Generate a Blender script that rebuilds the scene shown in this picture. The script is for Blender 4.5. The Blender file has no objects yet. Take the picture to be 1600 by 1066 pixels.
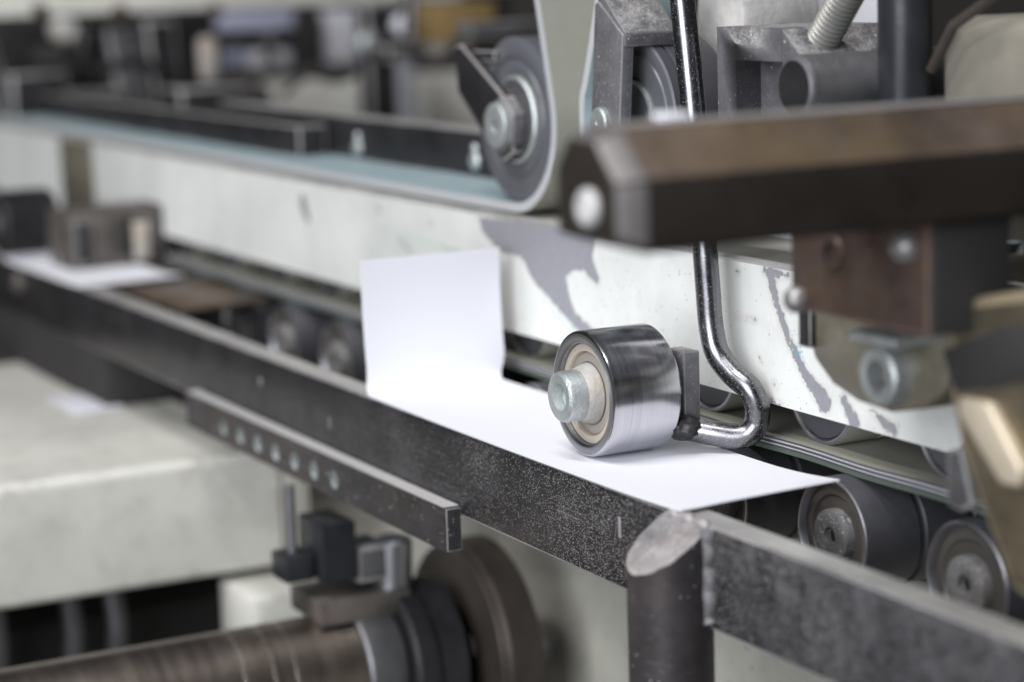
import bpy, bmesh, math, random
from mathutils import Vector, Matrix, noise
random.seed(7)
S = 0.001                                   # everything below is written in millimetres
sc = bpy.context.scene
COL = sc.collection

# ------------------------------------------------------------------ camera
FPX, CX, CY = 3486.0, 800.0, 533.0          # focal length in pixels of the 1600 x 1066 photograph
def _dir(u, v): return Vector(((u - CX) / FPX, -(v - CY) / FPX, -1.0))
AX = -_dir(-1050, 5).normalized()           # machine axis (paper travel)
AY = _dir(7600, -280); AY = (AY - AX * AY.dot(AX)).normalized()
AZ = AX.cross(AY)
ROT = Matrix((AX, AY, AZ))                  # camera -> machine axes
CAM = Vector((0, 0, 20)) - ROT @ (_dir(910.4, 620) * 701.0)
cd = bpy.data.cameras.new('camera'); cam = bpy.data.objects.new('camera', cd); COL.objects.link(cam)
cam.matrix_world = Matrix.Translation(CAM * S) @ ROT.to_4x4()
cd.sensor_width = 36.0; cd.lens = FPX / 1600 * 36.0
cd.clip_start = 0.02; cd.clip_end = 50
cd.dof.use_dof = True; cd.dof.focus_distance = 0.704; cd.dof.aperture_fstop = 6.3
cd.dof.aperture_blades = 9
sc.camera = cam
def at(u, v, x=None, y=None, z=None):
    """point of a photograph pixel on one plane of the machine, in mm"""
    r = ROT @ _dir(u, v)
    i, w = (0, x) if x is not None else (1, y) if y is not None else (2, z)
    return CAM + r * ((w - CAM[i]) / r[i])

# ------------------------------------------------------------------ light: a hall with ceiling lamps and a window side
w = bpy.data.worlds.new('World'); sc.world = w; w.use_nodes = True
bg = w.node_tree.nodes['Background']; bg.inputs[0].default_value = (0.80, 0.86, 1.0, 1); bg.inputs[1].default_value = 0.075
def area(name, loc, target, sx, sy, power, col):
    l = bpy.data.lights.new(name, 'AREA'); l.shape = 'RECTANGLE'; l.size = sx; l.size_y = sy; l.energy = power; l.color = col
    o = bpy.data.objects.new(name, l); COL.objects.link(o); o.location = loc
    o.rotation_euler = (Vector(target) - Vector(loc)).to_track_quat('-Z', 'Y').to_euler()
area('ceiling_lamp', (0.25, -0.55, 1.9), (0.05, 0.0, 0), 1.3, 0.14, 20, (1.0, 0.985, 0.97))
area('ceiling_lamp', (0.25, -1.2, 1.7), (.05, 0, 0), 1.3, 0.14, 20, (1.0, 0.985, 0.97))
area('hall_window', (1.1, -1.6, 0.55), (0, 0, 0.05), 1.2, 1.3, 44, (0.93, 0.96, 1.0))
sc.view_settings.view_transform = 'Standard'; sc.view_settings.look = 'None'
sc.view_settings.exposure = 0.12; sc.view_settings.gamma = 1.0; sc.view_settings.use_curve_mapping = False
sc.cycles.use_denoising = True
sc.cycles.max_bounces = 8

# ------------------------------------------------------------------ materials
def N(nt, t, **k):
    n = nt.nodes.new(t)
    for a, b in k.items(): setattr(n, a, b)
    return n
def L(nt, a, b): nt.links.new(a, b)
def math_(nt, op, a, b=None, c=None, clamp=False):
    n = N(nt, 'ShaderNodeMath', operation=op, use_clamp=clamp)
    for i, v in enumerate((a, b, c)):
        if v is None: continue
        if hasattr(v, 'is_linked'): L(nt, v, n.inputs[i])
        else: n.inputs[i].default_value = v
    return n.outputs[0]
def ramp(nt, fac, lo, hi):
    n = N(nt, 'ShaderNodeMapRange', clamp=True); L(nt, fac, n.inputs[0])
    n.inputs[1].default_value = lo; n.inputs[2].default_value = hi
    return n.outputs[0]
def mixc(nt, fac, a, b):
    n = N(nt, 'ShaderNodeMix', data_type='RGBA')
    for sock, v in ((n.inputs[0], fac), (n.inputs[6], a), (n.inputs[7], b)):
        if hasattr(v, 'is_linked'): L(nt, v, sock)
        elif isinstance(v, (int, float)): sock.default_value = v
        else: sock.default_value = (*v, 1)
    return n.outputs[2]
def mixf(nt, fac, a, b):
    n = N(nt, 'ShaderNodeMix', data_type='FLOAT')
    for sock, v in ((n.inputs[0], fac), (n.inputs[2], a), (n.inputs[3], b)):
        if hasattr(v, 'is_linked'): L(nt, v, sock)
        else: sock.default_value = v
    return n.outputs[0]
def tex(nt, vec, scale, detail=4, rough=.6, kind='noise'):
    if kind == 'noise':
        n = N(nt, 'ShaderNodeTexNoise'); n.inputs['Detail'].default_value = detail; n.inputs['Roughness'].default_value = rough
    else:
        n = N(nt, 'ShaderNodeTexVoronoi')
    n.inputs['Scale'].default_value = scale; L(nt, vec, n.inputs['Vector'])
    return n
def start(name):
    m = bpy.data.materials.new(name); m.use_nodes = True; nt = m.node_tree
    b = nt.nodes['Principled BSDF']
    tc = N(nt, 'ShaderNodeTexCoord'); oi = N(nt, 'ShaderNodeObjectInfo')
    v = N(nt, 'ShaderNodeVectorMath', operation='ADD'); L(nt, tc.outputs['Object'], v.inputs[0]); L(nt, oi.outputs['Random'], v.inputs[1])
    return m, nt, b, v.outputs[0]
def specks(nt, vec, size_mm, density, patch=60.0):
    """paper dust: small separate specks, thicker in patches"""
    vo = tex(nt, vec, 1000.0 / size_mm, kind='vor')
    sep = N(nt, 'ShaderNodeSeparateColor'); L(nt, vo.outputs['Color'], sep.inputs[0])
    big = tex(nt, vec, patch * .35, 4)
    thr = math_(nt, 'MULTIPLY', ramp(nt, big.outputs[0], .34, .62), density)
    on = math_(nt, 'LESS_THAN', sep.outputs[0], thr)
    rad = math_(nt, 'MULTIPLY', math_(nt, 'POWER', sep.outputs[1], 1.6), .46)
    near = math_(nt, 'LESS_THAN', vo.outputs['Distance'], rad)
    return math_(nt, 'MULTIPLY', on, near)
def metal(name, base, metallic=.6, rough=.45, var=.35, dust=0., speck=0., speck_mm=.36, bump=.15, grain=350., tint=None, aniso=0., film=0., scratch=0., filmx=None, speckx=None):
    m, nt, b, vec = start(name)
    n1 = tex(nt, vec, 45, 5); n2 = tex(nt, vec, grain, 4, .7)
    dark = tuple(c * (1 - var) for c in base); lite = tuple(min(1, c * (1 + var)) for c in base)
    col = mixc(nt, ramp(nt, n1.outputs[0], .3, .7), dark, lite)
    if tint:
        n3 = tex(nt, vec, 28, 4); col = mixc(nt, math_(nt, 'MULTIPLY', ramp(nt, n3.outputs[0], .45, .68), .75), col, tint)
    if film:                                         # thin uneven film of paper dust clinging to the sides
        nf = tex(nt, vec, 110, 6, .75); fa = film
        if filmx:                                    # dust film grows towards the delivery end
            tco = N(nt, 'ShaderNodeTexCoord'); sxo = N(nt, 'ShaderNodeSeparateXYZ'); L(nt, tco.outputs['Object'], sxo.inputs[0])
            fa = mixf(nt, ramp(nt, sxo.outputs[0], filmx[0], filmx[1]), film, filmx[2])
        col = mixc(nt, math_(nt, 'MULTIPLY', ramp(nt, nf.outputs[0], .36, .70), fa), col, (.30, .30, .33))
    if scratch:
        mp = N(nt, 'ShaderNodeMapping'); L(nt, vec, mp.inputs[0]); mp.inputs['Scale'].default_value = (22, 300, 1500)
        ns = N(nt, 'ShaderNodeTexNoise'); ns.inputs['Scale'].default_value = 1.0; ns.inputs['Detail'].default_value = 4; L(nt, mp.outputs[0], ns.inputs['Vector'])
        np_ = tex(nt, vec, 30, 3); sm = math_(nt, 'MULTIPLY', ramp(nt, ns.outputs[0], .58, .74), ramp(nt, np_.outputs[0], .42, .62))
        col = mixc(nt, math_(nt, 'MULTIPLY', sm, scratch), col, (.26, .25, .25))
    met = metallic; rg = math_(nt, 'ADD', math_(nt, 'MULTIPLY', n2.outputs[0], .3), rough - .15)
    mask = None
    if dust:
        g = N(nt, 'ShaderNodeNewGeometry'); sx = N(nt, 'ShaderNodeSeparateXYZ'); L(nt, g.outputs['Normal'], sx.inputs[0])
        up = ramp(nt, sx.outputs[2], .25, .9)
        nd = tex(nt, vec, 1500, 3, .8); nb = tex(nt, vec, 190, 5, .7)
        both = math_(nt, 'ADD', math_(nt, 'MULTIPLY', nd.outputs[0], .5), math_(nt, 'MULTIPLY', nb.outputs[0], .5))
        mask = math_(nt, 'MULTIPLY', up, ramp(nt, both, .62 - dust * .22, .72 - dust * .12), clamp=True)
        mask = math_(nt, 'MULTIPLY', mask, min(.85, dust + .1))
    if speck:
        s1 = specks(nt, vec, speck_mm, speck); s2 = specks(nt, vec, speck_mm * 2.4, speck * .10, 35)
        sp = math_(nt, 'MULTIPLY', math_(nt, 'MAXIMUM', s1, s2), .75)
        if speckx:
            tcs = N(nt, 'ShaderNodeTexCoord'); sxs = N(nt, 'ShaderNodeSeparateXYZ'); L(nt, tcs.outputs['Object'], sxs.inputs[0])
            sp = math_(nt, 'MULTIPLY', sp, ramp(nt, sxs.outputs[0], *speckx))
        mask = sp if mask is None else math_(nt, 'MAXIMUM', mask, sp)
    if mask is not None:
        col = mixc(nt, mask, col, (.52, .50, .48)); met = mixf(nt, mask, metallic, 0.); rg = mixf(nt, mask, rg, .9)
    L(nt, col, b.inputs['Base Color'])
    if hasattr(met, 'is_linked'): L(nt, met, b.inputs['Metallic'])
    else: b.inputs['Metallic'].default_value = met
    L(nt, rg, b.inputs['Roughness'])
    if max(base) < .15: b.inputs['Specular IOR Level'].default_value = .28
    if aniso: b.inputs['Anisotropic'].default_value = aniso
    bp = N(nt, 'ShaderNodeBump'); bp.inputs['Strength'].default_value = bump; bp.inputs['Distance'].default_value = .0004
    L(nt, n2.outputs[0], bp.inputs['Height']); L(nt, bp.outputs[0], b.inputs['Normal'])
    return m
def paint(name, base, grime=(.30, .27, .22), amount=.5, chip=False, rough=.42):
    """old machine enamel: mottled, grimy, with chips where the sheet metal shows"""
    m, nt, b, vec = start(name)
    n1 = tex(nt, vec, 18, 5); n2 = tex(nt, vec, 260, 6, .7); n3 = tex(nt, vec, 70, 6, .7)
    col = mixc(nt, ramp(nt, n1.outputs[0], .35, .7), base, tuple(c * .80 for c in base))
    g = math_(nt, 'MULTIPLY', ramp(nt, n3.outputs[0], .52, .80), amount)
    col = mixc(nt, g, col, grime)
    fl = math_(nt, 'MULTIPLY', math_(nt, 'MAXIMUM', specks(nt, vec, 2.2, .14, 60), specks(nt, vec, .9, .16, 80)), .65)
    col = mixc(nt, fl, col, (.20, .20, .22))
    if chip:
        tc = N(nt, 'ShaderNodeTexCoord')
        a = N(nt, 'ShaderNodeAttribute', attribute_name='chip'); i = N(nt, 'ShaderNodeAttribute', attribute_name='ink'); gs = N(nt, 'ShaderNodeAttribute', attribute_name='scuff')
        e1 = tex(nt, tc.outputs['Object'], 260, 6, .72); e2 = tex(nt, tc.outputs['Object'], 900, 4, .7)
        d = math_(nt, 'ADD', a.outputs['Fac'], math_(nt, 'MULTIPLY', math_(nt, 'SUBTRACT', e1.outputs[0], .5), 4.6))
        d = math_(nt, 'ADD', d, math_(nt, 'MULTIPLY', math_(nt, 'SUBTRACT', e2.outputs[0], .5), 2.4))
        cm = ramp(nt, d, .35, -.35)
        bare = mixc(nt, e1.outputs[0], (.20, .20, .225), (.30, .30, .325))
        col = mixc(nt, cm, col, bare)
        di = math_(nt, 'ADD', i.outputs['Fac'], math_(nt, 'MULTIPLY', math_(nt, 'SUBTRACT', e2.outputs[0], .47), 9.0))
        col = mixc(nt, math_(nt, 'MULTIPLY', ramp(nt, di, .3, -.5), .8), col, (.05, .36, .55))
        ds = math_(nt, 'ADD', gs.outputs['Fac'], math_(nt, 'MULTIPLY', math_(nt, 'SUBTRACT', e1.outputs[0], .5), 7.0))
        col = mixc(nt, math_(nt, 'MULTIPLY', ramp(nt, ds, .5, -1.5), .45), col, (.42, .56, .48))
        mps = N(nt, 'ShaderNodeMapping'); L(nt, tc.outputs['Object'], mps.inputs[0]); mps.inputs['Scale'].default_value = (45, 45, 330); mps.inputs['Rotation'].default_value = (0, .12, 0)
        st_ = N(nt, 'ShaderNodeTexNoise'); st_.inputs['Scale'].default_value = 1.0; st_.inputs['Detail'].default_value = 7; st_.inputs['Roughness'].default_value = .75; L(nt, mps.outputs[0], st_.inputs['Vector'])
        pz = tex(nt, tc.outputs['Object'], 14, 3)
        sm_ = math_(nt, 'MULTIPLY', ramp(nt, st_.outputs[0], .60, .72), ramp(nt, pz.outputs[0], .44, .60))
        col = mixc(nt, math_(nt, 'MULTIPLY', sm_, .55), col, (.36, .37, .38))
        edge_ = ramp(nt, math_(nt, 'ABSOLUTE', math_(nt, 'SUBTRACT', a.outputs['Fac'], math_(nt, 'MULTIPLY', e1.outputs[0], 1.2))), 1.1, .0)
        col = mixc(nt, math_(nt, 'MULTIPLY', math_(nt, 'MULTIPLY', edge_, math_(nt, 'SUBTRACT', 1.0, cm)), .35), col, (.50, .47, .42))
        bp2 = math_(nt, 'MULTIPLY', cm, -2.2)
        h = math_(nt, 'ADD', math_(nt, 'MULTIPLY', n2.outputs[0], .35), bp2)
    else:
        h = n2.outputs[0]
    L(nt, col, b.inputs['Base Color'])
    L(nt, math_(nt, 'ADD', math_(nt, 'MULTIPLY', n3.outputs[0], .25), rough - .1), b.inputs['Roughness'])
    bp = N(nt, 'ShaderNodeBump'); bp.inputs['Strength'].default_value = .25; bp.inputs['Distance'].default_value = .00025
    L(nt, h, bp.inputs['Height']); L(nt, bp.outputs[0], b.inputs['Normal'])
    return m
def plain(name, col, rough=.7, var=.1, scale=120., metallic=0.):
    m, nt, b, vec = start(name)
    n1 = tex(nt, vec, scale, 5)
    L(nt, mixc(nt, n1.outputs[0], tuple(c * (1 - var) for c in col), tuple(min(1, c * (1 + var)) for c in col)), b.inputs['Base Color'])
    b.inputs['Roughness'].default_value = rough; b.inputs['Metallic'].default_value = metallic
    bp = N(nt, 'ShaderNodeBump'); bp.inputs['Strength'].default_value = .1; bp.inputs['Distance'].default_value = .0003
    L(nt, n1.outputs[0], bp.inputs['Height']); L(nt, bp.outputs[0], b.inputs['Normal'])
    return m
def turned(name, base, rough, freq=2600., depth=.35, axis=1):
    """lathe-turned steel: fine rings round the axis"""
    m, nt, b, vec = start(name)
    tc = N(nt, 'ShaderNodeTexCoord'); mp = N(nt, 'ShaderNodeMapping'); L(nt, tc.outputs['Object'], mp.inputs[0])
    sc3 = [12., 12., 12.]; sc3[axis] = freq; mp.inputs['Scale'].default_value = sc3
    n1 = N(nt, 'ShaderNodeTexNoise'); n1.inputs['Scale'].default_value = 1.0; n1.inputs['Detail'].default_value = 3; L(nt, mp.outputs[0], n1.inputs['Vector'])
    n2 = tex(nt, vec, 60, 4)
    L(nt, mixc(nt, n1.outputs[0], tuple(c * .62 for c in base), tuple(min(1, c * 1.3) for c in base)), b.inputs['Base Color'])
    b.inputs['Metallic'].default_value = 1
    L(nt, math_(nt, 'ADD', math_(nt, 'MULTIPLY', n2.outputs[0], .18), math_(nt, 'ADD', math_(nt, 'MULTIPLY', n1.outputs[0], .12), rough - .12)), b.inputs['Roughness'])
    bp = N(nt, 'ShaderNodeBump'); bp.inputs['Strength'].default_value = depth; bp.inputs['Distance'].default_value = .00003
    L(nt, n1.outputs[0], bp.inputs['Height']); L(nt, bp.outputs[0], b.inputs['Normal'])
    return m

MAT = dict(
    rail=metal('blackened_rail_steel', (.030, .028, .031), .5, .36, .45, dust=.3, speck=.95, speck_mm=.36, film=.05, scratch=.5, filmx=(.165, .24, .40), speckx=(-.16, .10)),
    post=metal('blackened_post_steel', (.045, .041, .044), .5, .45, dust=.15, speck=.12, speck_mm=.7, tint=(.075, .056, .048), film=.08, scratch=.25),
    railtop=metal('worn_bright_steel', (.46, .45, .44), .45, .36, .25, dust=.2, scratch=.2),
    black=metal('black_oxide_steel', (.035, .034, .037), .5, .45, dust=.25),
    blackdust=metal('dusty_black_steel', (.125, .123, .132), .4, .5, .25, dust=.8, speck=.5, speck_mm=.4, film=.35),
    weld=metal('dusty_weld_metal', (.27, .255, .26), .25, .6, .55, dust=.6, bump=1.0, grain=420, film=.4, tint=(.34, .27, .25)),
    weldgrey=metal('grey_dusty_weld', (.10, .095, .095), .3, .6, .5, dust=.6, bump=1.2, grain=420, film=.7),
    darkrod=metal('dark_blued_rod', (.030, .031, .036), .3, .36, .2),
    dirt=metal('dirty_brown_grey_steel', (.095, .087, .082), .4, .5, .5, tint=(.20, .17, .15)),
    tan=paint('beige_olive_enamel', (.22, .205, .172), amount=.5),
    flange=metal('dark_brown_flange', (.062, .051, .044), .35, .5, .3),
    bolthead=metal('grey_bolt_head', (.30, .29, .29), .6, .4, .25),
    roughcast=metal('rough_dusty_casting', (.52, .50, .48), .05, .75, .35, dust=.5, bump=1.0, grain=260, film=.45),
    stud=metal('dirty_stud_steel', (.27, .275, .26), .6, .45, .3, dust=.35, film=.3, tint=(.24, .18, .12)),
    edgeshine=metal('rubbed_steel_highlight', (.44, .42, .415), .5, .34, .3),
    edgedustshine=metal('dusty_rubbed_highlight', (.25, .245, .25), .4, .45, .4),
    edgebrown=metal('rubbed_brown_highlight', (.20, .14, .115), .5, .4, .3),
    edgebrass=metal('rubbed_brass_highlight', (.46, .38, .26), .6, .38, .25),
    goldpale=plain('pale_gold_paint', (.58, .47, .30), .45, .15, 40, .2), goldbrown=plain('gold_brown_paint', (.22, .15, .06), .5, .25, 40, .2), bluelight=plain('lilac_blue_panel', (.50, .52, .68), .6, .1, 20),
    hub=metal('dusty_hub_screw', (.15, .14, .13), .3, .6, .6, dust=.5, speck=1.0, speck_mm=1.1, bump=1.2, grain=500, film=.8),
    edgecream=paint('rubbed_cream_edge', (.74, .73, .68), (.25, .20, .14), .9),
    grey=metal('grey_cast_steel', (.17, .17, .18), .7, .5, .3, dust=.3),
    steel=turned('turned_roller_steel', (.60, .60, .635), .18, 2200, .6),
    steelface=turned('turned_face_steel', (.40, .40, .43), .38, 200),
    rod=metal('polished_rod_steel', (.19, .19, .205), 1.0, .27, .2, dust=.5, speck=.45, speck_mm=.3, bump=.08, film=.12),
    zinc=metal('zinc_plated_steel', (.58, .62, .62), .75, .45, .35, bump=.9, grain=650, film=.35),
    zincdirty=metal('dusty_zinc', (.50, .49, .47), .4, .6, .35, dust=.5, bump=.8, grain=700, film=.5, tint=(.36, .27, .17)),
    bearing=plain('beige_bearing_seal', (.52, .46, .39), .42, .12, 60, .25),
    bearing3=plain('dark_greasy_seal', (.085, .077, .069), .4, .25, 120, .1), bearing2=plain('grey_bearing_seal', (.30, .27, .24), .45, .12, 60, .1),
    rubber=plain('dark_grey_rubber', (.055, .055, .063), .45, .2, 200),
    rubber2=plain('mid_grey_plastic_wheel', (.098, .101, .114), .36, .12, 150),
    beltin=plain('belt_inner_fabric', (.33, .43, .46), .45, .06, 300),
    beltout=plain('belt_outer_olive', (.28, .28, .24), .5, .08, 200),
    beltedge=plain('belt_cut_edge', (.42, .43, .45), .5, .08, 400),
    beltgreen=plain('belt_green_cover', (.085, .11, .09), .5, .1, 300),
    stripe=plain('belt_pale_ply', (.40, .40, .42), .45, .08, 400),
    dark=plain('dark_belt_ply', (.06, .06, .07), .5, .1, 400),
    paper=plain('white_carton', (.73, .735, .785), .65, .01, 800),
    cream=paint('cream_enamel', (.67, .66, .61), amount=.5),
    beam=paint('pale_beam_enamel', (.69, .70, .68), (.46, .45, .42), .40, chip=True),
    creamdim=paint('old_grey_cream_enamel', (.46, .45, .40), amount=.6),
    olive=paint('olive_grey_enamel', (.135, .122, .093), amount=.6, rough=.3), palecap=plain('pale_screw_head', (.55, .54, .54), .5, .15, 300, .2),
    brown=metal('rusty_brown_steel', (.072, .047, .038), .4, .45, .5, dust=.12, tint=(.14, .085, .05), film=.12),
    bronze=metal('tan_worn_steel', (.115, .088, .072), .45, .40, .5, dust=.10, tint=(.16, .115, .068), scratch=.3),
    brass=metal('dull_brass', (.21, .175, .115), .75, .36, .4, tint=(.11, .095, .075), film=.1),
    shaft=turned('worn_brown_shaft', (.33, .28, .245), .32, 240), shaftring=metal('rubbed_shaft_ring', (.42, .37, .33), .9, .3, .2),
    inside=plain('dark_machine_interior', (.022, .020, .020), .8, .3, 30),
    hall=plain('hall_wall', (.10, .092, .085), .8, .3, 3),
    blue=plain('blue_grey_panel', (.30, .33, .44), .6, .1, 20),
    white=plain('white_panel', (.62, .62, .68), .6, .05, 20),
)

# ------------------------------------------------------------------ mesh helpers (millimetres, machine axes)
BASE = {}
EDGE = dict(rail='edgeshine', black='edgeshine', post='edgeshine', grey='edgeshine', blackdust='edgedustshine', brown='edgebrown', brass='edgebrass', cream='edgecream')
def tag(o, label=None, cat=None, group=None, kind=None):
    if cat and not kind: kind = 'thing'
    for k, v in (('label', label), ('category', cat), ('group', group), ('kind', kind)):
        if v: o[k] = v
    return o
def thing(name, label, cat, base, group=None):
    o = bpy.data.objects.new(name, None); COL.objects.link(o); o.empty_display_size = .01
    o.location = Vector(base) * S; BASE[o.name] = Vector(base)
    return tag(o, label, cat, group)
def mk(name, bm, mats, parent=None, base=None, bevel=0., ang=32., seg=2):
    bmesh.ops.remove_doubles(bm, verts=bm.verts, dist=1e-4)
    bmesh.ops.recalc_face_normals(bm, faces=bm.faces)
    if bevel:
        es = [e for e in bm.edges if len(e.link_faces) == 2 and e.calc_face_angle(0) > math.radians(25)]
        res = bmesh.ops.bevel(bm, geom=es, offset=bevel, segments=seg, affect='EDGES', profile=.5, clamp_overlap=True)
        ml = list(mats) if isinstance(mats, (list, tuple)) else [mats]
        if EDGE.get(ml[0]):                                      # rubbed edges; on metal their highlights are put into the colour
            for f in res['faces']: f.material_index = len(ml)
            mats = ml + [EDGE[ml[0]]]
    for f in bm.faces: f.smooth = True
    for e in bm.edges:
        if len(e.link_faces) == 2 and e.calc_face_angle(0) > math.radians(ang): e.smooth = False
    if parent is not None: b = BASE[parent.name]
    elif base is not None: b = Vector(base)
    else:
        xs = [v.co for v in bm.verts]
        b = Vector(((min(c.x for c in xs) + max(c.x for c in xs)) / 2, (min(c.y for c in xs) + max(c.y for c in xs)) / 2, min(c.z for c in xs)))
    for v in bm.verts: v.co = (v.co - b) * S
    me = bpy.data.meshes.new(name); bm.to_mesh(me); bm.free()
    for k in (mats if isinstance(mats, (list, tuple)) else [mats]): me.materials.append(MAT[k])
    o = bpy.data.objects.new(name, me); COL.objects.link(o); BASE[o.name] = b
    if parent is not None: o.parent = parent
    else: o.location = b * S
    return o
def box(x0, x1, y0, y1, z0, z1, bm=None):
    bm = bm or bmesh.new()
    v = [bm.verts.new((x, y, z)) for x in (x0, x1) for y in (y0, y1) for z in (z0, z1)]
    for f in ((0, 1, 3, 2), (4, 6, 7, 5), (0, 4, 5, 1), (2, 3, 7, 6), (0, 2, 6, 4), (1, 5, 7, 3)): bm.faces.new([v[i] for i in f])
    return bm
def prism(poly, y0, y1, bm=None, plane='xz'):
    bm = bm or bmesh.new()
    def p(a, b, t): return (a, t, b) if plane == 'xz' else (t, a, b) if plane == 'yz' else (a, b, t)
    A = [bm.verts.new(p(a, b, y0)) for a, b in poly]; B = [bm.verts.new(p(a, b, y1)) for a, b in poly]
    bm.faces.new(A); bm.faces.new(B[::-1])
    for i in range(len(poly)): j = (i + 1) % len(poly); bm.faces.new((A[i], A[j], B[j], B[i]))
    return bm
def lathe(o, axis, prof, seg=48, bm=None, ph=0., mi=None):
    """prof: (distance along axis, radius)"""
    bm = bm or bmesh.new(); o = Vector(o); a = Vector(axis).normalized()
    e1 = a.orthogonal().normalized(); e2 = a.cross(e1); rings = []
    for t, r in prof:
        if r <= 1e-6: rings.append([bm.verts.new(o + a * t)])
        else: rings.append([bm.verts.new(o + a * t + (e1 * math.cos(ph + 2 * math.pi * i / seg) + e2 * math.sin(ph + 2 * math.pi * i / seg)) * r) for i in range(seg)])
    for k, (A, B) in enumerate(zip(rings, rings[1:])):
        for i in range(seg):
            j = (i + 1) % seg
            if len(A) == 1 and len(B) == 1: continue
            f = bm.faces.new((A[0], B[j], B[i]) if len(A) == 1 else (A[i], A[j], B[0]) if len(B) == 1 else (A[i], A[j], B[j], B[i]))
            if mi: f.material_index = mi[k]
    return bm
def cyl(o, axis, r, h, ch=.4, seg=40, bm=None): return lathe(o, axis, [(0, 0), (0, r - ch), (ch, r), (h - ch, r), (h, r - ch), (h, 0)], seg, bm)
def spline(pts, n=8):
    out = []
    P = [Vector(p) for p in pts]
    for i in range(len(P) - 1):
        p0, p1, p2, p3 = P[max(i - 1, 0)], P[i], P[i + 1], P[min(i + 2, len(P) - 1)]
        for k in range(n):
            t = k / n
            out.append(.5 * ((2 * p1) + (p2 - p0) * t + (2 * p0 - 5 * p1 + 4 * p2 - p3) * t * t + (3 * p1 - p0 - 3 * p2 + p3) * t ** 3))
    out.append(P[-1]); return out
def tube(pts, r, seg=24, bm=None):
    bm = bm or bmesh.new(); rings = []; up = None
    for i, p in enumerate(pts):
        t = (pts[min(i + 1, len(pts) - 1)] - pts[max(i - 1, 0)]).normalized()
        up = t.orthogonal().normalized() if up is None else (up - t * up.dot(t)).normalized()
        s = t.cross(up); rr = r(i / (len(pts) - 1)) if callable(r) else r
        rings.append([bm.verts.new(p + (up * math.cos(2 * math.pi * k / seg) + s * math.sin(2 * math.pi * k / seg)) * rr) for k in range(seg)])
    for A, B in zip(rings, rings[1:]):
        for k in range(seg): j = (k + 1) % seg; bm.faces.new((A[k], A[j], B[j], B[k]))
    bm.faces.new(rings[0]); bm.faces.new(rings[-1][::-1]); return bm
def ribbon(path, th, y0, y1, layers=None):
    """open belt: path of (x, z) of its inner face, thickness outwards (right hand side of travel). materials: 0 inner, 1 outer, 2.. edge layers"""
    bm = bmesh.new(); layers = layers or [(0, 1, 2)]
    nrm = []
    for i in range(len(path)):
        a = Vector(path[max(i - 1, 0)]); b = Vector(path[min(i + 1, len(path) - 1)]); d = (b - a).normalized(); nrm.append(Vector((d.y, -d.x)))
    cuts = sorted({l[0] for l in layers} | {l[1] for l in layers})
    def row(t, y): return [bm.verts.new((p[0] + n.x * th * t, y, p[1] + n.y * th * t)) for p, n in zip(path, nrm)]
    F = {t: row(t, y0) for t in cuts}; B = {t: row(t, y1) for t in cuts}
    m = len(path)
    for i in range(m - 1):
        for a, b, k in layers:
            for R in (F, B): f = bm.faces.new((R[a][i], R[a][i + 1], R[b][i + 1], R[b][i])); f.material_index = k
        for t, k in ((0, 0), (1, 1)): f = bm.faces.new((F[t][i], F[t][i + 1], B[t][i + 1], B[t][i])); f.material_index = k
    return bm
def arc(cx, cz, r, a0, a1, n=28): return [(cx + r * math.cos(math.radians(a0 + (a1 - a0) * i / n)), cz + r * math.sin(math.radians(a0 + (a1 - a0) * i / n))) for i in range(n + 1)]
def copy_tree(o, loc=None, parent=None):
    c = o.copy(); COL.objects.link(c); BASE[c.name] = BASE[o.name]
    if parent is not None: c.parent = parent
    if loc is not None: c.location = Vector(loc) * S
    for ch in list(o.children): copy_tree(ch, None, c)
    return c
def socket_screw(parent, o, axis, r, h, mat='zinc', sock='inside', name='cap_screw', hexr=.52):
    """round head with a hexagon socket; o = centre of the outer face, axis points into the part"""
    o = Vector(o); a = Vector(axis).normalized()
    head = mk(name, lathe(o, a, [(.55 * h, 0), (.55 * h, r * hexr), (.25, r * hexr * 1.02), (0, r * (hexr + .12)), (0, r * .86), (.06 * h + .2, r * .97), (.16 * h + .3, r), (h, r)], 36), mat, parent)
    bm = lathe(o + a * (.5 * h), a, [(0, 0), (0, r * hexr * .9), (.1, r * hexr * .9)], 6)
    mk('socket', bm, sock, head)
    return head

# ================================================================== SETTING
tag(mk('floor', box(-4000, 3000, -3000, 3000, -920, -900), 'hall'), kind='structure')
tag(mk('wall', box(-3040, -3000, -3000, 3000, -899, 3000), 'hall'), kind='structure')
tag(mk('wall_rear', box(-2999, 3000, 2400, 2440, -899, 3000), 'hall'), kind='structure')

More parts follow.
